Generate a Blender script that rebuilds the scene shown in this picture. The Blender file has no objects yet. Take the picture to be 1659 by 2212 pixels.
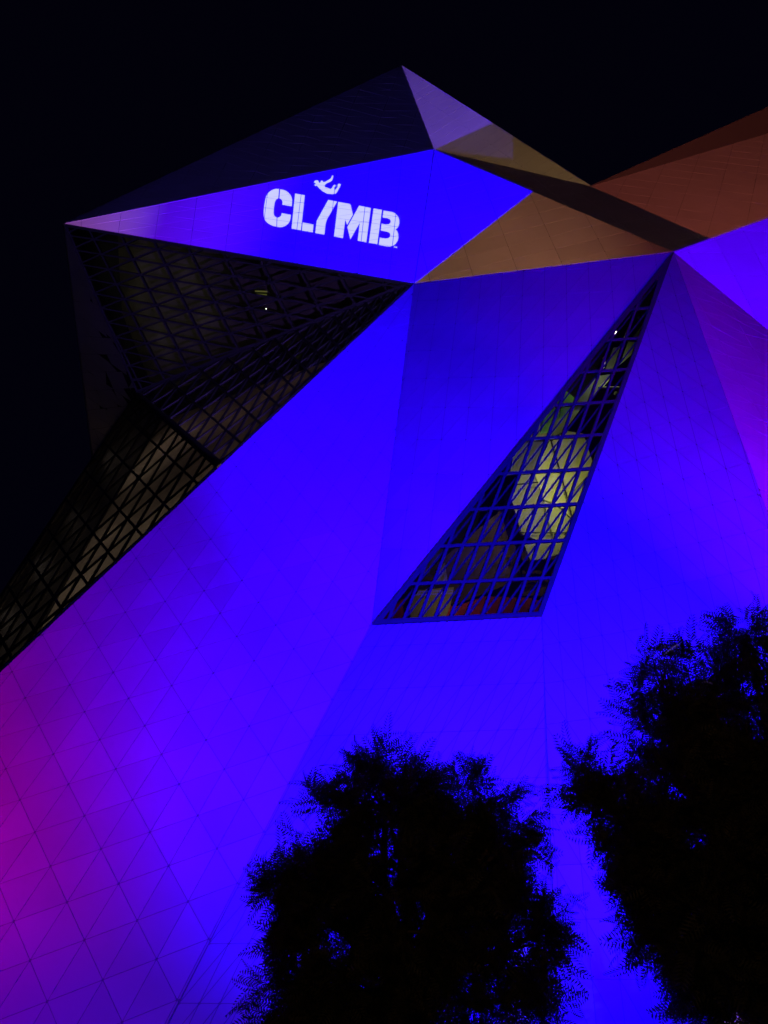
import bpy, math, random
import numpy as np
from mathutils import Vector, Matrix
from mathutils.geometry import tessellate_polygon
random.seed(7)
rng = np.random.default_rng(7)
scn = bpy.context.scene
COL = scn.collection

# ------------------------------------------------------------------ camera, world, exposure
PITCH = math.radians(35.0)
CAM = np.array([0.0, 0.0, 1.6])
FPX, CX, CY = 1661.0, 829.5, 1106.0
cd = bpy.data.cameras.new('camera')
cam = bpy.data.objects.new('camera', cd); COL.objects.link(cam)
cam.location = CAM; cam.rotation_euler = (math.radians(90) + PITCH, 0, 0)
cd.sensor_fit = 'VERTICAL'; cd.angle = 2 * math.atan(CY / FPX)
cd.clip_start = 0.1; cd.clip_end = 3000
scn.camera = cam
w = bpy.data.worlds.new('World'); scn.world = w; w.use_nodes = True
nt = w.node_tree; bg = nt.nodes['Background']
sky = nt.nodes.new('ShaderNodeTexSky'); sky.sky_type = 'NISHITA'; sky.sun_disc = False
sky.sun_elevation = math.radians(-6); sky.sun_rotation = math.radians(180)
mx = nt.nodes.new('ShaderNodeMix'); mx.data_type = 'RGBA'; mx.inputs[0].default_value = 0.985
nt.links.new(sky.outputs[0], mx.inputs[6]); mx.inputs[7].default_value = (0.010, 0.008, 0.050, 1)
nt.links.new(mx.outputs[2], bg.inputs['Color']); bg.inputs['Strength'].default_value = 0.055
scn.view_settings.view_transform = 'Standard'; scn.view_settings.look = 'None'
scn.view_settings.exposure = 0.0; scn.view_settings.gamma = 1.0

# ------------------------------------------------------------------ geometry helpers
c_, s_ = math.cos(PITCH), math.sin(PITCH)
def unit(v):
    v = np.asarray(v, float); return v / np.linalg.norm(v)
def ray(x, y):
    a, b = (CY - y) / FPX, (x - CX) / FPX
    return np.array([b, c_ - a * s_, s_ + a * c_])
def PT(x, y, Y):                       # the point of the sight line at world distance Y
    r = ray(x, y); return CAM + r * (Y / r[1])
def plane3(a, b, c):
    n = unit(np.cross(b - a, c - a))
    if n @ (CAM - a) < 0: n = -n
    return a, n
def hit(x, y, pl):
    r = ray(x, y); return CAM + r * (((pl[0] - CAM) @ pl[1]) / (r @ pl[1]))
def hom(c):
    A = []
    for i, j, x, y in c:
        A.append([i, j, 1, 0, 0, 0, -x*i, -x*j, -x]); A.append([0, 0, 0, i, j, 1, -y*i, -y*j, -y])
    return np.linalg.svd(np.array(A))[2][-1].reshape(3, 3)
# survey conversions (detail sheets to sheet coordinates)
z6 = lambda x, y: (x*.496, 1371.5+y*.496)
z5 = lambda x, y: (768+x*.537, 493.7+y*.537)
z2 = lambda x, y: (795.5+x*.3307, 877.8+y*.3307)
z3 = lambda x, y: (1097.2+x*.248, 537.6+y*.248)
z4 = lambda x, y: (x*.3968, 823+y*.3968)
zs = lambda x, y: (137.2+x*.248, 466.3+y*.248)
zl = lambda x, y: (521.2+x*.2315, 356.6+y*.2315)

def halfclip(poly, p, n):              # keep the side dot(q-p, n) >= 0
    out = []
    m = len(poly)
    for k in range(m):
        a, b = poly[k], poly[(k+1) % m]
        da, db = (a - p) @ n, (b - p) @ n
        if da >= 0: out.append(a)
        if (da >= 0) != (db >= 0):
            out.append(a + (b - a) * (da / (da - db)))
    return out
def area(p):
    return 0.5 * sum(p[k][0]*p[(k+1) % len(p)][1] - p[(k+1) % len(p)][0]*p[k][1] for k in range(len(p))) if len(p) > 2 else 0.0
def ccw(p): return p if area(p) > 0 else p[::-1]
def clean(p, eps=1e-4):
    out = []
    for q in p:
        if not out or np.linalg.norm(q - out[-1]) > eps: out.append(q)
    if len(out) > 1 and np.linalg.norm(out[0] - out[-1]) < eps: out.pop()
    return out
def clipconv(poly, conv):
    for k in range(len(conv)):
        a, b = conv[k], conv[(k+1) % len(conv)]
        e = b - a; n = np.array([-e[1], e[0]])
        poly = halfclip(poly, a, n)
        if len(poly) < 3: return []
    return clean(poly)
def inset(poly, d):
    out = list(poly)
    for k in range(len(poly)):
        a, b = poly[k], poly[(k+1) % len(poly)]
        e = b - a; L = np.linalg.norm(e)
        if L < 1e-6: continue
        n = np.array([-e[1], e[0]]) / L
        out = halfclip(out, a + n * d, n)
        if len(out) < 3: return []
    return clean(out)
def chamfer(poly, c):
    out = list(poly)
    m = len(poly)
    for k in range(m):
        p, a, b = poly[k], poly[k-1], poly[(k+1) % m]
        u, v = unit(a - p), unit(b - p)
        if u @ v < -0.9 or min(np.linalg.norm(a-p), np.linalg.norm(b-p)) < 3*c: continue
        n = unit(u + v); out = halfclip(out, p + n * c, n)
    return clean(out)

# ------------------------------------------------------------------ materials
def node_mat(name, base, rough=0.5, metallic=0.0, noise=None, spec=0.4, perobj=0.0):
    m = bpy.data.materials.new(name); m.use_nodes = True
    t = m.node_tree; b = t.nodes['Principled BSDF']
    b.inputs['Base Color'].default_value = (*base, 1); b.inputs['Roughness'].default_value = rough
    b.inputs['Metallic'].default_value = metallic; b.inputs['Specular IOR Level'].default_value = spec
    if noise:
        sc, amt = noise
        tc = t.nodes.new('ShaderNodeTexCoord'); nz = t.nodes.new('ShaderNodeTexNoise')
        nz.inputs['Scale'].default_value = sc; nz.inputs['Detail'].default_value = 6
        t.links.new(tc.outputs['Object'], nz.inputs['Vector'])
        mr = t.nodes.new('ShaderNodeMapRange'); mr.inputs[1].default_value = .3; mr.inputs[2].default_value = .7
        mr.inputs[3].default_value = 1-amt; mr.inputs[4].default_value = 1+amt
        t.links.new(nz.outputs['Fac'], mr.inputs[0])
        last = mr.outputs[0]
        if perobj:
            oi = t.nodes.new('ShaderNodeObjectInfo'); m2 = t.nodes.new('ShaderNodeMapRange')
            m2.inputs[3].default_value = 1-perobj; m2.inputs[4].default_value = 1+perobj
            t.links.new(oi.outputs['Random'], m2.inputs[0])
            mu = t.nodes.new('ShaderNodeMath'); mu.operation = 'MULTIPLY'
            t.links.new(last, mu.inputs[0]); t.links.new(m2.outputs[0], mu.inputs[1]); last = mu.outputs[0]
        hv = t.nodes.new('ShaderNodeHueSaturation'); hv.inputs['Color'].default_value = (*base, 1)
        t.links.new(last, hv.inputs['Value']); t.links.new(hv.outputs[0], b.inputs['Base Color'])
        bp = t.nodes.new('ShaderNodeBump'); bp.inputs['Strength'].default_value = 0.08
        t.links.new(nz.outputs['Fac'], bp.inputs['Height']); t.links.new(bp.outputs[0], b.inputs['Normal'])
    return m
M = {}
M['panel'] = node_mat('painted_panel', (.58, .58, .60), .55, noise=(.35, .07), perobj=.07, spec=.25)
M['back'] = node_mat('dark_membrane', (.035, .035, .04), .9)
M['joint'] = node_mat('grey_joint', (.28, .28, .29), .9)
M['mullion'] = node_mat('dark_mullion', (.06, .06, .065), .5, noise=(3, .1))
M['liner'] = node_mat('warm_plaster', (.42, .36, .31), .8, noise=(.5, .2))
M['concrete'] = node_mat('concrete', (.3, .29, .28), .85, noise=(1.5, .2))
M['paving'] = node_mat('paving', (.12, .115, .11), .9, noise=(.8, .25))
M['bark'] = node_mat('bark', (.07, .05, .035), .9, noise=(6, .35))
M['steel'] = node_mat('steel', (.35, .35, .37), .4, metallic=.8, noise=(4, .1))
def glass_mat(name, tint, refl=.08, rough=.05):
    m = bpy.data.materials.new(name); m.use_nodes = True; t = m.node_tree
    for n in list(t.nodes):
        if n.type == 'BSDF_PRINCIPLED': t.nodes.remove(n)
    out = t.nodes['Material Output']
    tr = t.nodes.new('ShaderNodeBsdfTransparent'); tr.inputs[0].default_value = (*tint, 1)
    gl = t.nodes.new('ShaderNodeBsdfGlossy'); gl.inputs['Roughness'].default_value = rough
    df = t.nodes.new('ShaderNodeBsdfDiffuse'); df.inputs[0].default_value = (.04, .04, .045, 1)
    mg = t.nodes.new('ShaderNodeMixShader'); mg.inputs[0].default_value = .03
    t.links.new(tr.outputs[0], mg.inputs[1]); t.links.new(df.outputs[0], mg.inputs[2])
    mixn = t.nodes.new('ShaderNodeMixShader'); lw = t.nodes.new('ShaderNodeLayerWeight'); lw.inputs[0].default_value = refl*3
    t.links.new(lw.outputs['Fresnel'], mixn.inputs[0]); t.links.new(mg.outputs[0], mixn.inputs[1]); t.links.new(gl.outputs[0], mixn.inputs[2])
    t.links.new(mixn.outputs[0], out.inputs['Surface'])
    return m
M['clear'] = glass_mat('grey_glass', (.76, .74, .68))
M['glass'] = glass_mat('tinted_glass', (.80, .82, .36))
def leaf_mat():
    m = node_mat('leaf', (.05, .06, .022), .6)
    t = m.node_tree; b = t.nodes['Principled BSDF']; at = t.nodes.new('ShaderNodeTexNoise'); at.inputs['Scale'].default_value = 2.2
    tc = t.nodes.new('ShaderNodeTexCoord'); t.links.new(tc.outputs['Object'], at.inputs['Vector'])
    cr = t.nodes.new('ShaderNodeValToRGB'); cr.color_ramp.elements[0].position = .3; cr.color_ramp.elements[1].position = .7
    cr.color_ramp.elements[0].color = (.030, .042, .016, 1); cr.color_ramp.elements[1].color = (.075, .07, .030, 1)
    t.links.new(at.outputs['Fac'], cr.inputs[0]); t.links.new(cr.outputs[0], b.inputs['Base Color'])
    tl = t.nodes.new('ShaderNodeBsdfTranslucent'); tl.inputs[0].default_value = (.12, .15, .08, 1)
    mxs = t.nodes.new('ShaderNodeMixShader'); mxs.inputs[0].default_value = .45
    t.links.new(b.outputs[0], mxs.inputs[1]); t.links.new(tl.outputs[0], mxs.inputs[2]); t.links.new(mxs.outputs[0], t.nodes['Material Output'].inputs['Surface'])
    return m
M['leaf'] = leaf_mat()
def emit_mat(name, col, s):
    m = bpy.data.materials.new(name); m.use_nodes = True; b = m.node_tree.nodes['Principled BSDF']
    b.inputs['Base Color'].default_value = (*[min(1, c) for c in col], 1); b.inputs['Emission Color'].default_value = (*col, 1)
    b.inputs['Emission Strength'].default_value = s
    return m

# ------------------------------------------------------------------ object helpers
def link(name, me, mat, parent=None, kind=None):
    o = bpy.data.objects.new(name, me); COL.objects.link(o)
    if mat: me.materials.append(mat)
    if parent: o.parent = parent
    if kind: o['kind'] = kind
    return o
def mesh(name, V, F):
    me = bpy.data.meshes.new(name); me.from_pydata([tuple(map(float, v)) for v in V], [], F); me.update(); return me
def thing(name, label, cat, loc=(0, 0, 0), group=None):
    o = bpy.data.objects.new(name, None); COL.objects.link(o); o.location = loc
    o['label'] = label; o['category'] = cat
    if group: o['group'] = group
    o.empty_display_size = .5
    return o
class Frame2D:
    def __init__(s, pl, up=(0, 0, 1)):
        s.o, s.n = np.array(pl[0]), np.array(pl[1])
        u = np.cross(up, s.n)
        s.u = unit(u); s.v = np.cross(s.n, s.u)
    def to2(s, p): d = np.asarray(p) - s.o; return np.array([d @ s.u, d @ s.v])
    def to3(s, q, h=0): return s.o + s.u*q[0] + s.v*q[1] + s.n*h
class MB:
    def __init__(s): s.V = []; s.F = []
    def prism(s, fr, poly, top, bot, tilt=None, closed=True):
        m = len(poly)
        if m < 3: return
        b = len(s.V); cen = sum(poly) / m
        for q in poly:
            h = top + (tilt @ (q - cen) if tilt is not None else 0)
            s.V.append(fr.to3(q, h))
        for q in poly: s.V.append(fr.to3(q, bot))
        s.F.append(list(range(b, b+m)))
        for k in range(m):
            k2 = (k+1) % m; s.F.append([b+k, b+m+k, b+m+k2, b+k2])
    def prism_any(s, fr, poly, top, bot):   # concave outline
        m = len(poly); b = len(s.V)
        if m < 3: return
        for q in poly: s.V.append(fr.to3(q, top))
        for q in poly: s.V.append(fr.to3(q, bot))
        tri = tessellate_polygon([[Vector((q[0], q[1], 0)) for q in poly]])
        for t in tri:
            a = area([poly[i] for i in t])
            t = t if a > 0 else t[::-1]
            s.F.append([b+i for i in t])
        for k in range(m):
            k2 = (k+1) % m; s.F.append([b+k, b+m+k, b+m+k2, b+k2])
    def ring(s, fr, outer, inner, top, bot):
        outer = ccw(outer)
        if len(inner) < 3:
            s.prism(fr, outer, top, bot); return
        inner = ccw(inner); b = len(s.V); no, ni = len(outer), len(inner)
        for q in outer: s.V.append(fr.to3(q, top))
        for q in inner: s.V.append(fr.to3(q, top))
        for t in tessellate_polygon([[Vector((q[0], q[1], 0)) for q in outer], [Vector((q[0], q[1], 0)) for q in inner[::-1]]]):
            idx = [i if i < no else no + (ni-1-(i-no)) for i in t]
            pts = [outer[i] if i < no else inner[i-no] for i in idx]
            if area(pts) < 0: idx = idx[::-1]
            s.F.append([b+i for i in idx])
        c = len(s.V)
        for q in inner: s.V.append(fr.to3(q, bot))
        for k in range(ni):
            k2 = (k+1) % ni; s.F.append([b+no+k2, c+k2, c+k, b+no+k])
    def tube(s, pts, radii, n=6):
        pts = [np.asarray(p, float) for p in pts]; b = len(s.V)
        for i, p in enumerate(pts):
            d = unit(pts[min(i+1, len(pts)-1)] - pts[max(i-1, 0)])
            a = unit(np.cross(d, (0.3, 0.9, 0.2))); c = np.cross(d, a)
            for k in range(n):
                t = 2*math.pi*k/n; s.V.append(p + radii[i]*(a*math.cos(t) + c*math.sin(t)))
        for i in range(len(pts)-1):
            for k in range(n):
                k2 = (k+1) % n; s.F.append([b+i*n+k, b+i*n+k2, b+(i+1)*n+k2, b+(i+1)*n+k])
        s.F.append([b+k for k in range(n)][::-1]); s.F.append([b+(len(pts)-1)*n+k for k in range(n)])
    def box(s, lo, hi):
        b = len(s.V)
        for x in (lo[0], hi[0]):
            for y in (lo[1], hi[1]):
                for z in (lo[2], hi[2]): s.V.append((x, y, z))
        for f in ([0,1,3,2],[4,6,7,5],[0,4,5,1],[2,3,7,6],[0,2,6,4],[1,5,7,3]): s.F.append([b+i for i in f])
    def build(s, name, mat, parent=None, kind=None):
        return link(name, mesh(name, s.V, s.F), mat, parent, kind)

# ------------------------------------------------------------------ main planes of the building (recovered from the cladding grid)
P11 = (CAM + unit(ray(*z5(375, 600))) * 37.4, unit([-.20, -.98, .06]))
Dk = hit(895, 612, P11); E_ = hit(1455, 544, P11); WL = hit(803, 1350, P11)
P9 = (E_, unit([-.46, -.89, .07]))
WR = hit(1170, 1332, P9)
P10 = plane3(E_, WL, WR)
e = unit(WL - Dk); n0 = unit([.04, -1, .07]); n12 = unit(n0 - e*(n0 @ e))
P12 = (Dk, n12)
S_ = hit(364, 2212, P12)
P13 = plane3(WL, WR, S_)
P14 = (Dk, unit([-.44, -.52, -.73]))
Ct = hit(138, 483, P14); Hk = hit(295, 850, P14)
Kk = hit(475, 1006, P12); Tt = hit(-290, 1724, P12)
Q9 = hit(1659+0.35*200, 1110+.98*200, P9)      # the ridge carries on beyond the frame
X9 = hit(1963, 1956, P9)
print('Dk', Dk.round(1), 'E', E_.round(1), 'WL', WL.round(1), 'WR', WR.round(1), 'S', S_.round(1), 'Ct', Ct.round(1), 'Hk', Hk.round(1), 'K', Kk.round(1), 'T', Tt.round(1), 'X9', X9.round(1), 'P10', P10[1].round(2), 'P13', P13[1].round(2))
B_ = PT(938, 323, Dk[1] + 0.6)
A_ = PT(868, 142, Dk[1] + 0.2)
F_ = PT(1276, 402, E_[1] + 5.0)
E2 = PT(1506, 523, E_[1] + 3.2)
dR = lambda x: x
R1 = PT(1960, 98, E_[1] + 1.6); R3 = PT(1960, 363.5, E_[1] + 2.0)
E2 = E_ + (R3 - E_)*.135
PB = plane3(B_, E_, E2); F_ = hit(1276, 402, PB); print('PB', PB[1].round(2), 'F', F_.round(1))
P6b = plane3(F_, R3, E2); R2 = hit(1960, 198, P6b)
P7 = plane3(E_, R3, PT(1659, 712, E_[1] + 1.2))
R3b = R3
X8 = hit(1960, 961, P7)
Vv = PT(203, 980, Hk[1] + 1.5)
P17 = plane3(Hk, Kk, Tt); V17 = hit(200, 990, P17); Vv = V17
S13 = hit(364, 2212, P13)
print('R3', R3.round(1), 'X8', X8.round(1), 'B', B_.round(1), 'A', A_.round(1), 'F', F_.round(1), 'E2', E2.round(1), 'V17', V17.round(1))

# ------------------------------------------------------------------ facet polygons and grids
facets = {}
def facet(key, pts, grid, kind, diag=1, plane=None):
    pl = plane or plane3(*pts[:3]); facets[key] = dict(pts=pts, grid=grid, kind=kind, diag=diag, pl=pl)
G12 = [(0,0)+z6(630,395), (-3,0)+z6(25,583), (0,4)+z6(945,930), (-4,4)+z6(60,1247)]
G11 = [(0,0)+z5(375,600), (3,0)+z5(657,594), (0,3)+z5(328,986), (3,3)+z5(640,990)]
G9 = [(0,1,1273.6,1552.6), (0,-1,1253.7,1380), (8,-5,1568,1012), (8,-3,1608.4,1151.5)]
G10 = [(0,1)+z2(1045,1376), (0,-4)+z2(1460,188), (-7,1)+z2(325,1404), (-4,-4)+z2(1075,212)]
G14 = [(0,0)+zs(330,335), (0,6)+zs(720,1110), (3,0)+zs(1180,475), (3,4)+zs(1450,1025)]
G13 = [(0,0,387,2167), (0,-4,625,1693), (3,0,519,2168), (3,-4,745,1690)]
G2 = [(0,0)+zl(240,305), (4,0)+zl(1440,480), (0,4)+zl(190,690), (4,4)+zl(1400,850)]
G17 = [(0,0)+z4(690,200), (7,0)+z4(1000,490), (0,6)+z4(90,1190), (3,6)+z4(190,1358)]
G16 = [(0,0)+z4(760,90), (9,0)+z4(1190,450), (0,2)+z4(1060,-90), (7,2)+z4(1356,176)]
bot = lambda x, pl: hit(x, 2290, pl)
facet('window', [E_, WL, WR], G10, 'glass', 1, P10)
facet('centre', [Dk, WL, E_], G11, 'panel', 1, P11)
facet('left', [Dk, Tt, bot(-290, P12), bot(322, P12), WL], G12, 'panel', 1, P12)
facet('base', [WL, bot(322, P12), bot(1222, P13), WR], G13, 'panel', 1, P13)
facet('right', [E_, WR, bot(1222, P13), hit(1960, 2290, P9), X9, Q9], G9, 'panel', -1, P9)
facet('logo', [Ct, Dk, B_], G2, 'panel', 1)
facet('beam', [B_, Dk, E_], ('g', 1.25, 2.3, .12), 'panel', 0)
facet('band', [B_, E_, E2, F_], ('g', 1.5, 1.5, .3), 'panel', 0, PB)
facet('crest', [A_, B_, F_], ('g', .8, 2.4, .55), 'panel', 0)
facet('dark', [Ct, B_, A_], ('g', .8, 2.4, -.25), 'panel', 1)
facet('roof_top', [F_, R2, R1], ('g', 1.2, 1.8, -.4), 'panel', 0)
facet('roof', [F_, E2, R3, R2], ('g', 1.2, 1.8, -.4), 'panel', 0, P6b)
facet('violet', [E_, X8, R3], ('g', 1.6, 2.0, .2), 'panel', 0)
facet('violet_low', [E_, Q9, X8], ('g', 1.0, 2.0, .1), 'panel', 1)
facet('soffit', [Ct, Hk, Dk], G14, 'glass', 1, P14)
facet('ramp_up', [Dk, Hk, Kk], G16, 'glass', 1)
facet('ramp', [Hk, V17, Tt, Kk], G17, 'glass', 1, P17)
facet('tail', [Ct, Vv, Hk], ('g', 1.2, 2.2, .8), 'panel', 1)

building = thing('climbing_centre', 'tall faceted white clad climbing centre lit blue and violet with triangular glass openings', 'building', (0, 34, 0))
building_inv = np.array([0, 34, 0.0])
def shift(V): return [np.asarray(v) - building_inv for v in V]
class BMB(MB):
    def build(s, name, mat, parent=None, kind=None):
        p = parent
        return link(name, mesh(name, shift(s.V), s.F), mat, p, kind)

def lattice(fr, g, pts2):
    if isinstance(g, tuple):
        _, cu, cv, ang = g
        U = np.array([math.cos(ang), math.sin(ang)]); W = np.array([-U[1], U[0]])
        c0 = sum(pts2)/len(pts2)
        f = lambda i, j: c0 + U*cu*i*1.0*(cv/cu) + W*cu*j
        R = 40
        return f, R
    H = hom(g); i0, j0 = g[0][:2]; sg = 1 if (H @ [i0, j0, 1])[2] > 0 else -1
    H = H*sg; wref = (H @ [i0, j0, 1])[2]
    pl = (fr.o, fr.n)
    def f(i, j):
        h = H @ [i, j, 1]
        if h[2] < wref*.12: return None
        x, y = h[0]/h[2], h[1]/h[2]
        r = ray(x, y); dn = r @ fr.n
        if dn > -1e-3: return None
        return fr.to2(hit(x, y, pl))
    return f, 34

cells = {}
for key, fc in facets.items():
    fr = Frame2D(fc['pl']); fc['fr'] = fr
    pts2 = ccw([fr.to2(p) for p in fc['pts']]); fc['p2'] = pts2
    f, R = lattice(fr, fc['grid'], pts2)
    lo = np.min(pts2, axis=0); hi = np.max(pts2, axis=0)
    region = inset(pts2, (.012 if key in ('logo', 'beam') else .004) if fc['kind'] == 'panel' else .14)
    out = []
    for i in range(-R, R):
        for j in range(-R, R):
            q = [f(i, j), f(i+1, j), f(i+1, j+1), f(i, j+1)]
            if any(v is None for v in q): continue
            mn, mxx = np.min(q, axis=0), np.max(q, axis=0)
            if (mn > hi).any() or (mxx < lo).any(): continue
            if key == 'window':
                qq = clipconv(ccw(q), region)
                if len(qq) > 2 and area(qq) > .01: fc.setdefault('quads', []).append((qq, q[1], q[3]))
            if fc['diag'] == 1: tris = [[q[0], q[1], q[3]], [q[1], q[2], q[3]]]
            elif fc['diag'] == -1: tris = [[q[0], q[1], q[2]], [q[0], q[2], q[3]]]
            else: tris = [q]
            for t in tris:
                t = clipconv(ccw(t), region)
                if len(t) > 2 and area(t) > .012: out.append(t)
    fc['cells'] = out

all_panels, all_panes = [], []
def inview(p3):
    d = p3 - CAM; zc = d[1]*c_ + d[2]*s_
    if zc <= 0: return False
    x = d[0]/zc*FPX; y = (-d[1]*s_ + d[2]*c_)/zc*FPX
    return abs(x) < 860 and abs(y) < 1140
backs = {}
for key, fc in facets.items():
    fr = fc['fr']
    if fc['kind'] == 'panel':
        b = BMB(); b.prism(fr, fc['p2'], -.022, -.07)
        parent = b.build('facade_facet', M['back'] if key in ('logo', 'beam') else M['joint'], building)
    else:
        b = BMB()
        region = inset(fc['p2'], .14)
        b.ring(fr, fc['p2'], region, .07, -.16)
        br = BMB()
        if key == 'window':
            for qq, a, c in fc['quads']:
                b.ring(fr, qq, inset(qq, .056), .05, -.13)
                d = unit(c - a); nn = np.array([-d[1], d[0]])
                bar = clipconv(ccw([a - nn*.04, c - nn*.04, c + nn*.04, a + nn*.04]), inset(qq, .06) or qq)
                if len(bar) > 2: br.prism(fr, ccw(bar), -.06, -.16)
        else:
            dd, dp = (.045, -.16) if key == 'soffit' else (.06, -.02)
            for t in fc['cells']: b.ring(fr, t, inset(t, dd), .05, dp)
        nm = {'window': 'window_frame', 'soffit': 'soffit_frame'}.get(key, 'ramp_frame')
        parent = b.build(nm, M['mullion'], building)
        if br.V: br.build('diagonal_brace', M['back'], parent)
    fc['obj'] = parent
    for t in fc['cells']:
        if fc['kind'] == 'panel':
            p = chamfer(inset(t, .009), .022); 
            if len(p) < 3: continue
            a = area(p); c3 = fr.to3(sum(p)/len(p))
            all_panels.append((inview(c3), a/np.linalg.norm(c3-CAM)**2*abs(unit(c3-CAM) @ fr.n), key, p))
        else:
            p = inset(t, .05)
            if len(p) < 3: continue
            a = area(p); c3 = fr.to3(sum(p)/len(p))
            all_panes.append((inview(c3), a/np.linalg.norm(c3-CAM)**2*abs(unit(c3-CAM) @ fr.n), key, p))
for lst, nm, top, bt in ((all_panels, 'cladding_panel', 0, -.021), (all_panes, 'pane', -.02, -.03)):
    lst.sort(key=lambda r: (-int(r[0]), -r[1]))
    print(nm, len(lst))
    rest = {}
    mat = M['panel'] if nm == 'cladding_panel' else M['glass']
    for i, (_, a, key, p) in enumerate(lst):
        fc = facets[key]; fr = fc['fr']
        if nm == 'pane': mat = M['glass'] if key == 'window' else M['clear']
        tilt = rng.normal(0, .013 if key in ('dark', 'tail') else .0035, 2) if nm == 'cladding_panel' and key not in ('roof_top', 'band') else None
        if i < 300:
            b = BMB(); b.prism(fr, p, top + (.03 if key in ('dark', 'tail') else 0), bt, tilt); b.build(nm, mat, fc['obj'])
        else:
            rest.setdefault(key, BMB()); rest[key].prism(fr, p, top + (.03 if key in ('dark', 'tail') else 0), bt, tilt)
    for key, b in rest.items():
        b.build(nm + 's', mat if nm != 'pane' else M['glass'] if key == 'window' else M['clear'], facets[key]['obj'], 'stuff')

# rear of the building: closes the volume behind the visible facets
rv = [Ct, A_, F_, R1, hit(1960, 2290, P9), bot(-290, P12), Tt, V17]
back = [p + np.array([(12 - p[0])*.35, 26, -max(0, p[2]-6)*.25]) for p in rv]
V = [p for p in rv] + back; n = len(rv)
Fc = [[k, (k+1) % n, n+(k+1) % n, n+k] for k in range(n)] + [[n+k for k in range(n)]]
o = link('rear_shell', mesh('rear_shell', shift(V), Fc), M['back'], building)
# slender coping along the skyline edges
for a, b in ((Ct, A_), (A_, F_), (Ct, B_), (Ct, Vv)):
    t = BMB(); t.tube([a + (b-a)*.004, b - (b-a)*.004], [.045, .045], 5); t.build('edge_trim', M['panel'], building)
for x in (809, 826):
    p = A_ + (Ct - A_)*((868-x)/730.0); t = BMB(); t.tube([p + [0, .4, -.3], p + [0, .4, .75]], [.03, .02], 5)
    t.tube([p + [-.15, .4, .45], p + [.15, .4, .5]], [.02, .02], 4); t.build('lightning_rod', M['steel'], building)

# ------------------------------------------------------------------ interior behind the glass
def offs(pl, d): return (pl[0] - pl[1]*d, pl[1])
def liner(key, d, mat, nm='inner_wall', grow=2.5):
    fc = facets[key]; fr = fc['fr']; p2 = inset(fc['p2'], -0.0); c = sum(p2)/len(p2)
    b = BMB(); b.prism(fr, [c + (q-c)*(1+grow/np.linalg.norm(q-c)*.4) for q in p2], -d, -d-.1)
    return b.build(nm, mat, building)
M['dim'] = node_mat('dark_interior', (.055, .04, .045), .9, noise=(.6, .3))
liner('window', 6.5, M['dim'])
liner('ramp', 2.6, M['liner']); liner('ramp_up', 2.6, M['liner'])
liner('soffit', 2.6, node_mat('grey_interior', (.15, .14, .11), .9, noise=(.6, .4)))
I2 = offs(P10, 3.0)
M['i_yellow'] = node_mat('yellow_board', (.62, .66, .30), .7, noise=(1.2, .12))
M['i_olive'] = node_mat('olive_board', (.42, .46, .26), .7, noise=(1.2, .15))
M['i_grey'] = node_mat('grey_board', (.26, .27, .21), .7, noise=(1.2, .15))
M['i_green'] = node_mat('green_board', (.22, .55, .16), .7, noise=(1.2, .15))
M['i_red'] = node_mat('red_board', (.34, .03, .04), .7, noise=(1.2, .3))
M['i_brown'] = node_mat('brown_board', (.09, .045, .045), .8, noise=(1.2, .3))
M['i_slate'] = node_mat('slate_board', (.13, .13, .19), .7, noise=(1.2, .2))
cw = thing('climbing_wall', 'indoor climbing wall of angular yellow, grey and red boards seen through the tall triangular window', 'climbing wall', (0, 34, 0))
def board(conv, pts, mat, d=3.0, th=.15, nm='wall_panel'):
    pl = offs(P10, d); fr = Frame2D(pl)
    b = BMB(); b.prism_any(fr, ccw([fr.to2(hit(*conv(*p), pl)) for p in pts]), 0, -th)
    return b.build(nm, mat, cw)
board(z2, [(1290,160),(1405,178),(1478,400),(1300,600),(1200,230)], M['i_yellow'], 3.0)
board(z2, [(1185,228),(1195,232),(1295,606),(1480,404),(1445,560),(1392,640),(1335,740),(1235,640),(1150,610),(1085,440)], M['i_yellow'], 3.2)
board(z2, [(1150,618),(1232,650),(1332,748),(1325,862),(1215,868),(1180,760)], M['i_olive'], 3.1)
board(z2, [(975,440),(1080,440),(1142,620),(1172,770),(1205,870),(1100,872),(1000,832),(935,600)], M['i_grey'], 3.3)
board(z2, [(1015,895),(1290,885),(1250,960),(1165,990),(1060,1010)], M['i_grey'], 3.0)
board(z2, [(960,260),(1060,230),(1175,232),(1078,432),(925,432)], M['i_slate'], 3.2)
board(z2, [(1165,65),(1290,-5),(1400,0),(1285,155),(1180,222),(1060,205),(1100,130)], M['i_olive'], 3.3)
board(z2, [(1150,60),(1230,0),(1250,60),(1190,160),(1130,170)], M['i_green'], 2.8)
board(z2, [(1262,10),(1320,0),(1290,60),(1250,75)], M['i_green'], 2.8)
board(z2, [(265,1300),(330,1200),(560,1180),(540,1290),(500,1395),(280,1402)], M['i_grey'], 2.8)
board(z2, [(455,1060),(500,1020),(520,1150),(430,1150)], M['i_grey'], 3.0)
board(z2, [(360,1000),(470,925),(490,935),(390,1090),(345,1090)], M['i_slate'], 2.9)
board(z2, [(60,1410),(220,1260),(400,1235),(560,1310),(760,1240),(1060,1250),(1190,1290),(1135,1378)], M['i_red'], 3.0)
board(z2, [(250,1190),(900,650),(960,900),(1000,1130),(560,1300)], M['i_brown'], 4.2)
board(z2, [(1000,900),(1290,880),(1200,1240),(1010,1240)], M['i_brown'], 4.6)
board(z3, [(1085,525),(1150,440),(1310,285),(1260,525)], M['i_olive'], 2.9)
board(z3, [(1075,785),(1220,600),(1165,775)], M['i_grey'], 2.9)
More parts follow.
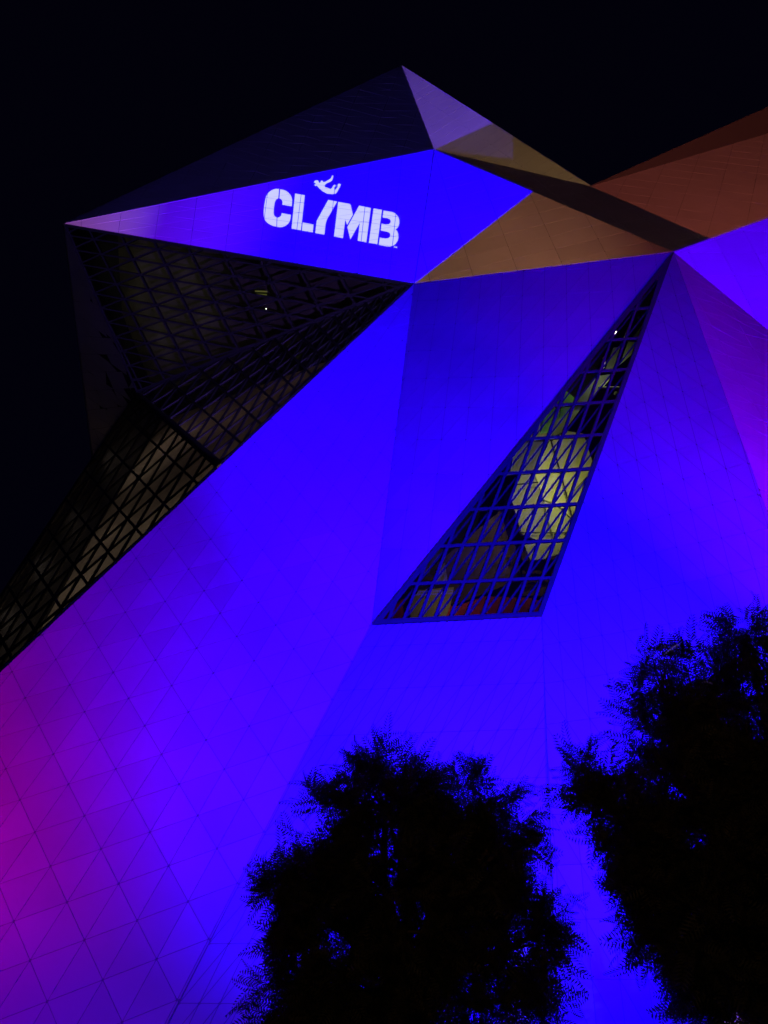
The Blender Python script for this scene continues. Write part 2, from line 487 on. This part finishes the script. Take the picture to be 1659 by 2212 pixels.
board(z3, [(985,1000),(1050,810),(1140,810),(1100,900)], M['i_olive'], 2.8)
board(z3, [(850,1050),(920,860),(1000,850),(940,1050)], M['i_slate'], 3.0)
board(z3, [(600,1335),(760,1110),(940,1085),(800,1200),(720,1335)], M['i_slate'], 3.0)
board(z3, [(420,1340),(500,1230),(620,1330),(600,1350)], M['i_green'], 3.0)
board(z3, [(780,1200),(930,1085),(900,1130),(830,1200)], M['i_olive'], 3.0)
# rail and hanging ducts behind the glass
def seg(conv, pts, r, mat, nm, d=2.2):
    pl = offs(P10, d); b = BMB(); b.tube([hit(*conv(*p), pl) for p in pts], [r]*len(pts), 7); return b.build(nm, mat, cw)
seg(z3, [(790,1208),(1000,1208)], .06, M['i_grey'], 'rail')
seg(z3, [(985,1215),(980,1245),(958,1265),(930,1258)], .10, M['i_grey'], 'duct')
seg(z3, [(1175,560),(1172,585),(1150,602),(1128,590)], .10, M['i_grey'], 'duct')
seg(z3, [(830,950),(840,990),(835,1030),(800,1055)], .05, M['i_grey'], 'duct')
seg(z2, [(1195,232),(1245,400),(1300,600),(1345,780)], .04, M['back'], 'joint_strip', 2.9)
seg(z2, [(960,512),(1110,495)], .03, M['back'], 'joint_strip', 2.9)
seg(z2, [(1000,825),(1300,826)], .03, M['back'], 'joint_strip', 2.9)

def lamp_thing(x, y, pl, d, label, size, energy, col):
    p = hit(x, y, offs(pl, d)); t = thing('interior_lamp', label, 'lamp', p)
    b = MB(); b.box((-size, -size*.4, -size*1.4), (size, size*.4, size*1.2)); b.build('lamp_lens', emit_mat('lit_lens', col, 6), t)
    h = MB(); h.box((-size*1.3, -size*.5, size*1.3), (size*1.3, size*.5, size*1.9)); h.tube([(0, 0, size*1.9), (0, 0, size*5)], [.02, .02], 4); h.build('lamp_housing', M['back'], t)
lamp_thing(*z3(938, 729), P10, 1.2, 'small bright white lamp near the left edge of the tall window', .06, 0, (1, 1, .9))
lamp_thing(575, 667, P14, 1.4, 'small dim white lamp behind the dark overhanging glass', .028, 0, (.8, .8, .6))
g = thing('light_strip', 'pair of dim yellow green light strips behind the dark overhanging glass', 'light', hit(566, 632, offs(P14, 1.5)))
for k in range(2):
    b = MB(); b.tube([(-.45, 0, .14 - k*.3), (.3, .1, .22 - k*.3)], [.05, .05], 5); b.build('light_tube', emit_mat('tube_light', (.45, .5, .10), .16), g)

# ------------------------------------------------------------------ projected sign
fc = facets['logo']; fr = fc['fr']
sign = thing('projected_light_logo', 'white CLYMB lettering with a falling figure above it, projected light built as glowing sheets on the blue facet', 'sign', Ct)
cellins = [inset(t, .020) for t in fc['cells']]
M['sign'] = emit_mat('projected_light_glow', (.60, .64, .86), .95)  # projected light put into the letter sheets as their own glow
def on_sign(nm, polys, mat, h=.012, px=None):
    b = MB()
    for pts in polys:
        poly = ccw([fr.to2(hit(*zl(*p), fc['pl'])) for p in pts])
        tris = [ccw([poly[i] for i in t]) for t in tessellate_polygon([[Vector((q[0], q[1], 0)) for q in poly]])]
        for ce in cellins:
            if len(ce) < 3: continue
            ce = ccw(ce)
            for tr in tris:
                q = clipconv(tr, ce)
                if len(q) > 2 and area(q) > 1e-6: b.prism(fr, q, h, .002)
    V = [v - Ct for v in b.V]
    o = link(nm, mesh(nm, V, b.F), mat, sign); return o
def smooth(pts, closed=True):
    return pts
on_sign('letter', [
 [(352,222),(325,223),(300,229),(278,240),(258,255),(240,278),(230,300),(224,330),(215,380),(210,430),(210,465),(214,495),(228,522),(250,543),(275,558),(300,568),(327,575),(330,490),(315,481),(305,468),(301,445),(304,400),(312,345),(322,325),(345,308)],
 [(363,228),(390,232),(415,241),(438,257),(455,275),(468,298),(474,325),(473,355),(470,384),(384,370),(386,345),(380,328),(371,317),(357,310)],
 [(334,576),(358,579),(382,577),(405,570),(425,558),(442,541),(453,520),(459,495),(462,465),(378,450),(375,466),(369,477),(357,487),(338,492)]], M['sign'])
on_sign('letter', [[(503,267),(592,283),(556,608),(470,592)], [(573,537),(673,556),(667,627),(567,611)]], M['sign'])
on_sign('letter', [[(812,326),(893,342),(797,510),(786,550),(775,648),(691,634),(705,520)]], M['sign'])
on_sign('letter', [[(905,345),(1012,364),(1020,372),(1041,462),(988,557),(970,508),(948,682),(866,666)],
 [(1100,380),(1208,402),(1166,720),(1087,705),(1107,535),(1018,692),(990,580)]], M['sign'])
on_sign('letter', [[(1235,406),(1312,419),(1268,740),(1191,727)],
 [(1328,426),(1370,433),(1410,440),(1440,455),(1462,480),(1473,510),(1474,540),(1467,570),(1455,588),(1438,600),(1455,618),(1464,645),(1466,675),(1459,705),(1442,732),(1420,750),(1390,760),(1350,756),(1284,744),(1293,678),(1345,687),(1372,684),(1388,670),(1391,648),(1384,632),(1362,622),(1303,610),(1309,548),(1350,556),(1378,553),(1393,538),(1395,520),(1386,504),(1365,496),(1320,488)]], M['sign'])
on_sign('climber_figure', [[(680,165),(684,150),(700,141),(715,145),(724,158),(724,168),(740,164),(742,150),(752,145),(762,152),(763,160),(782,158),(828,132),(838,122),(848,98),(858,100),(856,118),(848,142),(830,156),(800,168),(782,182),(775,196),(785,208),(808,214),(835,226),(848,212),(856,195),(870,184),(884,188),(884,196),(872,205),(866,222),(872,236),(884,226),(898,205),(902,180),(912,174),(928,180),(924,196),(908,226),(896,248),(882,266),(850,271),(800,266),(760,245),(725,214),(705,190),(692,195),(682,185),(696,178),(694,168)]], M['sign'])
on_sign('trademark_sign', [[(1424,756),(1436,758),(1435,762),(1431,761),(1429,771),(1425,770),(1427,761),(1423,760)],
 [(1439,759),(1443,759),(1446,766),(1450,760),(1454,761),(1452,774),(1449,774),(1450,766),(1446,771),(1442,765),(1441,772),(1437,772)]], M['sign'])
# faint tagline
def tagline():
    cu = bpy.data.curves.new('tagline', 'FONT'); cu.body = 'INDOOR SKYDIVING & CLIMBING'; cu.size = 1; cu.space_character = 1.25; cu.resolution_u = 2
    ob = bpy.data.objects.new('tagline', cu); COL.objects.link(ob)
    dg = bpy.context.evaluated_depsgraph_get(); me = bpy.data.meshes.new_from_object(ob.evaluated_get(dg))
    bpy.data.objects.remove(ob)
    xs = [v.co.x for v in me.vertices]; x0, x1 = min(xs), max(xs)
    O, X, Y = np.array([180., 735.]), np.array([1260., 205.]), np.array([-6., 42.])
    for v in me.vertices:
        u, t = (v.co.x-x0)/(x1-x0), v.co.y/.72
        q = O + X*u - Y*t
        v.co = Vector(hit(*zl(*q), fc['pl']) + fr.n*.008 - Ct)
    return link('tagline', me, node_mat('faint_letters', (.42, .50, .72), .6), sign)
tagline()

# ------------------------------------------------------------------ ground and things below
b = MB(); b.V = [(-900, -300, 0), (900, -300, 0), (900, 1500, 0), (-900, 1500, 0)]; b.F = [[0, 1, 2, 3]]
b.build('ground', M['paving'], None, 'structure')
lw = thing('low_wall', 'low white rendered wall lit pale pink behind the right tree', 'wall', (15.5, 23, 0))
b = MB(); b.box((-7.2, 0, 0), (6, .3, 2.45)); b.build('wall_body', node_mat('render_white', (.7, .68, .68), .7, noise=(2, .08)), lw)
b = MB(); b.box((-7.3, -.06, 2.453), (6.1, .36, 2.53)); b.build('coping', M['concrete'], lw)

# ------------------------------------------------------------------ trees
def frond_template(L=.30, pairs=9):
    V, F = [], []
    for k in range(pairs):
        t = (k+.7)/pairs; x = L*t; ln = .075*math.sin(math.pi*(.15+.8*t))+.022; wd = .013
        for s in (-1, 1):
            b = len(V); dx = .45*ln
            V += [(x, 0, 0), (x+dx*.5-wd*.5, s*ln*.5, .004), (x+dx, s*ln, -.012), (x+dx*.5+wd*.9, s*ln*.48, .004)]
            F.append([b, b+1, b+2, b+3])
    b = len(V); V += [(0, -.003, 0), (L, 0, -.02), (0, .003, 0)]; F.append([b, b+1, b+2])
    return np.array(V), F
FV, FF = frond_template()
def tree(name, label, base, lobes, trunk_h, count, seed, fscale=1.0, strays=()):
    r = np.random.default_rng(seed)
    base = np.array(base, float)
    t = thing('tree', label, 'tree', base, 'leafy trees in front of the lit facade')
    tip = np.array([base[0]*0, 0, trunk_h])
    tb = MB(); pts = [np.array([0, 0, -.1])]
    for k in range(1, 6): pts.append(np.array([r.normal(0, .05), r.normal(0, .05), trunk_h*k/5]))
    tb.tube(pts, [.20, .17, .155, .15, .145, .14], 10); tb.build('trunk', M['bark'], t)
    lob = [(np.array(c) - base, np.array(rr)) for c, rr, wgt in lobes]; wts = np.array([q[2] for q in lobes]); wts = wts/wts.sum()
    for c, rr in lob:
        b = MB(); p0 = pts[-1]; mid = (p0 + c)/2 + r.normal(0, .12, 3); b.tube([p0 - [0, 0, .1], mid, mid + (c-mid)*.6, c], [.09, .06, .03, .008], 7)
        for _ in range(7):
            d = unit(r.normal(0, 1, 3)); e = c + d*rr*.72; s0 = mid + (c-mid)*r.uniform(.2, 1)
            b.tube([s0, (s0+e)/2 + r.normal(0, .06, 3), e], [.022, .014, .005], 4)
        b.build('limb', M['bark'], t)
    allV, nF = [], 0
    which = r.choice(len(lob), count, p=wts)
    nv = len(FV)
    # branchlets: each carries a spray of fronds
    clumps = [[(unit(r.normal(0, 1, 3)), r.uniform(.35, 1.0)**.5) for _ in range(int(10 + 26*min(2.0, np.prod(rr)**(1/3))))] for c, rr in lob]
    for i in range(count):
        c, rr = lob[which[i]]
        cd_, cr_ = clumps[which[i]][r.integers(len(clumps[which[i]]))]
        vv = cd_*cr_ + r.normal(0, .165, 3); rad = np.linalg.norm(vv); d = vv/rad; rad = min(rad, 1.12)
        rad *= 1 + .10*math.sin(5*d[0]+seed) * math.cos(6*d[2]+2*seed)
        if r.random() < .10: rad *= r.uniform(1.02, 1.16)
        pc = c + d*rr*rad
        nfr = 6 if rad > .6 else 4
        axis = unit(d*1.0 + np.array([0, 0, -.05]) + r.normal(0, .35, 3))
        for f in range(nfr):
            x = unit(axis + r.normal(0, .55, 3)); z = unit(np.cross(x, r.normal(0, 1, 3)) + np.array([0, 0, .6])); y = unit(np.cross(z, x)); z = np.cross(x, y)
            s = r.uniform(.6, 1.15)*fscale
            p = pc + axis*(f/nfr-.3)*.32
            bend = FV.copy(); bend[:, 2] -= (bend[:, 0]**2)*1.1
            allV.append((bend*s) @ np.array([x, y, z]) + p)
    A = np.concatenate(allV); N = len(allV)
    quads = np.array([f for f in FF if len(f) == 4]); tri = np.array([f for f in FF if len(f) == 3])
    offs_ = (np.arange(N)*nv)[:, None, None]
    q = (quads[None] + offs_).reshape(-1, 4); tr = (tri[None] + offs_).reshape(-1, 3)
    me = bpy.data.meshes.new('foliage'); me.vertices.add(len(A)); me.vertices.foreach_set('co', A.ravel())
    li = np.concatenate([q.ravel(), tr.ravel()]); me.loops.add(len(li)); me.loops.foreach_set('vertex_index', li)
    st = np.concatenate([np.arange(len(q))*4, len(q)*4 + np.arange(len(tr))*3]); me.polygons.add(len(st)); me.polygons.foreach_set('loop_start', st)
    me.update(calc_edges=True)
    link('foliage', me, M['leaf'], t, 'stuff')
    print(name, 'tris', len(q)*2+len(tr))
def lobe(x, y, Y, rx, ry, wgt=None, dY=None):
    c = PT(x, y, Y); dist = np.linalg.norm(c - CAM); k = dist/FPX
    return (c, (rx*k, (dY or min(rx, ry))*k, ry*k), wgt or rx*ry)
TY = 10.5
tree('tree', 'round crowned tree with small feathery leaves, left of the two dark trees', (.35, TY, 0), [
 lobe(860, 1800, TY, 130, 120), lobe(990, 1860, TY+.2, 110, 120), lobe(830, 2000, TY-.2, 170, 150), lobe(1040, 2030, TY+.1, 110, 130),
 lobe(900, 2180, TY, 240, 130), lobe(620, 1930, TY+.2, 52, 62, 9000), lobe(1120, 1960, TY+.4, 72, 110, 3600), lobe(630, 2170, TY, 52, 60), lobe(725, 1800, TY, 60, 80),
 lobe(835, 1685, TY, 55, 50, 4000), lobe(975, 1735, TY, 65, 60, 4500), lobe(1080, 1790, TY, 45, 60, 3000), lobe(720, 1980, TY, 70, 60), lobe(1180, 2010, TY, 28, 60, 1500)], 2.2, 2000, 3)
TY2 = 9.0
tree('tree', 'taller bushier dark tree at the right edge with small feathery leaves', (4.1, TY2, 0), [
 lobe(1430, 1640, TY2, 80, 110), lobe(1610, 1560, TY2+.3, 90, 130), lobe(1350, 1740, TY2, 70, 70), lobe(1520, 1830, TY2, 140, 190),
 lobe(1650, 1920, TY2+.2, 190, 200), lobe(1480, 2010, TY2, 80, 90), lobe(1580, 2075, TY2, 100, 50), lobe(1255, 1690, TY2+.3, 32, 48, 1800), lobe(1610, 1370, TY2, 26, 52, 1800), lobe(1720, 1700, TY2, 150, 230),
 lobe(1415, 1450, TY2, 36, 34, 1500), lobe(1400, 1880, TY2, 60, 60), lobe(1520, 1460, TY2, 50, 50, 2500)], 2.0, 2200, 11)

# ------------------------------------------------------------------ architectural lighting: framing projectors with shutters
def spot(name, pos, target, color, power, blend_deg=60, planes=(), feather=.004, blend=.3, size=.02):
    l = bpy.data.lights.new(name, 'SPOT'); l.energy = power; l.color = color; l.spot_size = math.radians(blend_deg); l.spot_blend = blend; l.shadow_soft_size = size
    o = bpy.data.objects.new(name, l); COL.objects.link(o); o.location = pos
    o.rotation_euler = (Vector(target) - Vector(pos)).to_track_quat('-Z', 'Y').to_euler()
    if planes:
        l.use_nodes = True; t = l.node_tree; em = t.nodes['Emission']
        g = t.nodes.new('ShaderNodeNewGeometry'); last = None
        for pl in planes:
            (a, b_, inside) = pl[:3]; fe = pl[3] if len(pl) > 3 else feather
            P = np.array(pos, float); nn = unit(np.cross(np.asarray(a)-P, np.asarray(b_)-P))
            if nn @ (np.asarray(inside)-P) < 0: nn = -nn
            d = t.nodes.new('ShaderNodeVectorMath'); d.operation = 'DOT_PRODUCT'; d.inputs[1].default_value = nn
            t.links.new(g.outputs['Normal'], d.inputs[0])
            mr = t.nodes.new('ShaderNodeMapRange'); mr.interpolation_type = 'SMOOTHSTEP'; mr.inputs[1].default_value = -fe; mr.inputs[2].default_value = fe
            t.links.new(d.outputs['Value'], mr.inputs[0])
            if last is None: last = mr.outputs[0]
            else:
                m = t.nodes.new('ShaderNodeMath'); m.operation = 'MULTIPLY'; t.links.new(last, m.inputs[0]); t.links.new(mr.outputs[0], m.inputs[1]); last = m.outputs[0]
        t.links.new(last, em.inputs['Strength'])
    return o
def aim(name, pos, target, nrm, lum, color, rho=.58, **kw):      # power for a wanted brightness at the target
    d = np.asarray(target) - np.asarray(pos, float); D = np.linalg.norm(d); cs = max(.12, -(d/D) @ nrm)
    return spot(name, pos, target, color, lum*4*math.pi**2*D*D/(rho*cs), **kw)
def shut(poly, **kw):
    c = sum(np.asarray(p) for p in poly)/len(poly)
    return [(poly[k], poly[(k+1) % len(poly)], c) for k in range(len(poly))]
mid = lambda *p: sum(np.asarray(q) for q in p)/len(p)
N = lambda k: facets[k]['pl'][1]
inA = mid(Dk, WL, E_)
BLUE = (.009, .0, 1.0); VIO = (.11, 0, 1); MAG = (.9, 0, .35)
X7 = hit(1659, 712, P7)
wash = [(Dk, Tt, WL), (Dk, E_, WL), (E_, X8, WL)]
PW = {}
# blue wash over the lower facets
aim('flood_blue', (4, 13, .5), hit(985, 1500, P13), N('base'), 1.9, BLUE, blend_deg=90, planes=wash, feather=.0006, blend=.9)
aim('flood_blue_high', (3, 15, .5), hit(830, 820, P12), N('left'), .85, BLUE, blend_deg=46, planes=shut([Dk, Tt, bot(-290, P12), bot(322, P12), WL]), feather=.0006, blend=1)
aim('flood_magenta_low', (-20, 14, .5), hit(-140, 2120, P12), N('left'), .09, (1, 0, .5), blend_deg=66, planes=wash, feather=.0006, blend=1)
aim('flood_blue_left', (-6, 12, .5), hit(200, 1950, P12), N('left'), .27, BLUE, blend_deg=100, planes=wash, feather=.0006, blend=1)
aim('flood_blue_right', (9, 14, .5), hit(1400, 1400, P9), N('right'), 1.5, BLUE, blend_deg=80, planes=wash, feather=.0006, blend=.9)
aim('flood_magenta_left', (-24, 17, .5), hit(-120, 1640, P12), N('left'), .19, (1, 0, .45), blend_deg=64, planes=shut([Dk, Tt, bot(-290, P12), bot(322, P12), WL]), feather=.0006, blend=1)
aim('flood_rose', (15, 14, .5), hit(1500, 760, P9), N('right'), .03, (1, 0, .8), blend_deg=36, planes=wash, feather=.0006, blend=1)
aim('flood_violet', (15, 14, .5), hit(1560, 800, P7), N('violet_low'), .19, (.17, 0, .9), blend_deg=60, planes=shut([E_, Q9, X8]), feather=.0006, blend=1)
aim('projector_violet', (22, 12, .5), hit(1600, 640, P7), N('violet'), 1.15, (.08, 0, 1), blend_deg=50, planes=[(E_, R3, X7), (E_, X8, R3)], blend=.3, feather=.0006)
aim('flood_blue_centre', (3, 14, .5), hit(1150, 670, P11), N('centre'), .15, (.05, 0, 1), blend_deg=60, planes=shut([Dk, WL, E_]), feather=.0006, blend=1)
# projector that carries the blue field behind the sign
Gg = B_ + (E_ - B_)*((1183-938)/(1455-938)); 
quad = [Ct, Dk, Gg, B_]
lp = (6, 3, 3)
ps = shut(quad); ps = [(a, b_, c, .0007) for a, b_, c in ps]
aim('projector_blue', lp, mid(Dk, B_), N('logo'), 1.7, (.011, 0, 1), blend_deg=50, planes=ps, blend=1, size=.05)
ps2 = [(a, b_, c, .0007) for a, b_, c in shut([Ct, Dk, B_])]
aim('projector_tip', (-18, 6, 1), mid(Ct, Ct, Ct, Ct, Ct, Ct, Dk, B_), N('logo'), .12, (.55, .02, 1.0), blend_deg=24, planes=ps2, blend=1)
aim('projector_prow', (-18, 6, 1), Ct*.93 + Dk*.07, N('logo'), .11, (1, .42, .9), blend_deg=13, planes=ps2, blend=1)
# amber and red on the upper right facets
amb = [(a, b_, c, .0007) for a, b_, c in shut([Gg, Dk, E_])]
aim('flood_amber', (10, 1, 1), mid(Gg, Dk, Dk, Dk), N('beam'), .10, (1, .45, .22), blend_deg=30, planes=amb, blend=1)
aim('flood_red', (24, 1, 1), mid(Gg, E_, E_), N('beam'), .035, (1, .16, .12), blend_deg=26, planes=amb, blend=1)
cr = [(a, b_, c, .0007) for a, b_, c in shut([A_, B_, F_])]
aim('flood_amber_crest', (14, 1, 1), mid(A_, B_, F_, F_), N('crest'), .06, (1, .55, .22), blend_deg=40, planes=cr, blend=.5)
rf = [(a, b_, c, .0007) for a, b_, c in shut([F_, E2, R3, R1])]
aim('flood_red_strip', (10, -6, 1), mid(F_, R1, R2), N('roof_top'), .06, (1, .2, .16), blend_deg=60, planes=shut([F_, R2, R1]), feather=.0007)
aim('flood_red_roof', (30, 1, 1), hit(1450, 400, P6b), N('roof'), .074, (1, .20, .13), blend_deg=60, planes=rf, blend=.5)
pk = lambda x, y: hit(x, y, facets['crest']['pl'])
v1 = [(a, b_, c, .0007) for a, b_, c in shut([A_, B_, pk(1072, 262)])]
aim('projector_violet_crest', (5, 3, 2), pk(950, 250), N('crest'), .25, (.11, .03, 1), blend_deg=40, planes=v1, blend=.2, size=.03)
v2 = [(a, b_, c, .0007) for a, b_, c in shut([A_, B_, pk(962, 326), pk(1107, 345), pk(1107, 292)])]
aim('projector_spill_crest', (5, 3, 2), pk(1050, 300), N('crest'), .045, (.15, .1, 1), blend_deg=40, planes=v2, blend=.2, size=.03)
# dim spill on the dark facets
bd = [(a, b_, c, .0007) for a, b_, c in shut([B_, F_, E2, E_])]
aim('spill_band', (14, 1, 1), mid(F_, E2, B_), N('band'), .006, (1, .42, .40), blend_deg=50, planes=bd, blend=.5)
dk = [(a, b_, c, .0007) for a, b_, c in shut([A_, B_, Ct])]
aim('spill_dark', (2, 13.5, 1), mid(A_, B_, Ct), N('dark'), .012, (.16, .10, 1), blend_deg=70, planes=dk, blend=1)
sg = [(a, b_, c, .0007) for a, b_, c in shut([Ct, Dk, Kk, Hk])]
aim('spill_glass', (6, 4, 1), mid(Dk, Hk, Ct), N('soffit'), .10, (.25, .12, 1), blend_deg=60, planes=sg, blend=1)
# lamps inside
def inner(name, p, col, e, r=0):
    l = bpy.data.lights.new(name, 'SPOT'); l.energy = e; l.color = col; l.shadow_soft_size = r; l.spot_size = math.radians(168); l.spot_blend = .6
    o = bpy.data.objects.new(name, l); COL.objects.link(o); o.location = p
    n = P14[1] if name.startswith('soffit') else P17[1] if name.startswith('ramp') else P10[1]
    o.rotation_euler = Vector(-n).to_track_quat('-Z', 'Y').to_euler()
inner('room_light', hit(*z2(1330, 480), offs(P10, .9)), (1, .93, .8), 90, 0)
inner('room_light_side', hit(*z2(1150, 330), offs(P10, 1.0)), (1, .93, .8), 75, 0)
inner('room_light_side', hit(*z2(1230, 720), offs(P10, 1.0)), (1, .93, .8), 65, 0)
inner('room_light_upper', hit(*z3(900, 1000), offs(P10, 1.6)), (.9, 1, .8), 60)
inner('room_light_low', hit(*z2(600, 1250), offs(P10, 1.2)), (1, .6, .45), 24)
for x, y in ((-60, 1440), (50, 1330), (30, 1300), (130, 1250), (100, 1190), (220, 1150), (180, 1080), (310, 1050), (250, 960), (380, 1000), (310, 900)): inner('ramp_light', hit(x, y, offs(P17, .3)), (1, .82, .66), 21, 0)
for x, y in ((360, 870), (440, 920), (460, 830), (560, 850), (600, 750)): inner('ramp_light', hit(x, y, offs(facets['ramp_up']['pl'], .3)), (1, .66, .62), 12, 0)
for x, y in ((240, 560), (270, 650), (300, 740), (360, 600), (390, 700)): inner('soffit_light', hit(x, y, offs(P14, .4)), (1, .92, .7), 8, 0)
wq = [np.array(q, float) for q in ((7.9, 23, 0), (21, 23, 0), (21, 23, 2.44), (7.9, 23, 2.44))]
spot('fill_warm_trees', (-1, -4, 5.5), (2.5, 10, 4.5), (1, .45, .2), 420, blend_deg=75, blend=1)  # added warm fill behind the camera, lifts the dark tree crowns
aim('wall_washer', (12, 19, .4), (11, 23, 2), np.array([0, -1, 0]), .6, (1, .45, .95), rho=.68, blend_deg=100, planes=shut(wq), feather=.001)
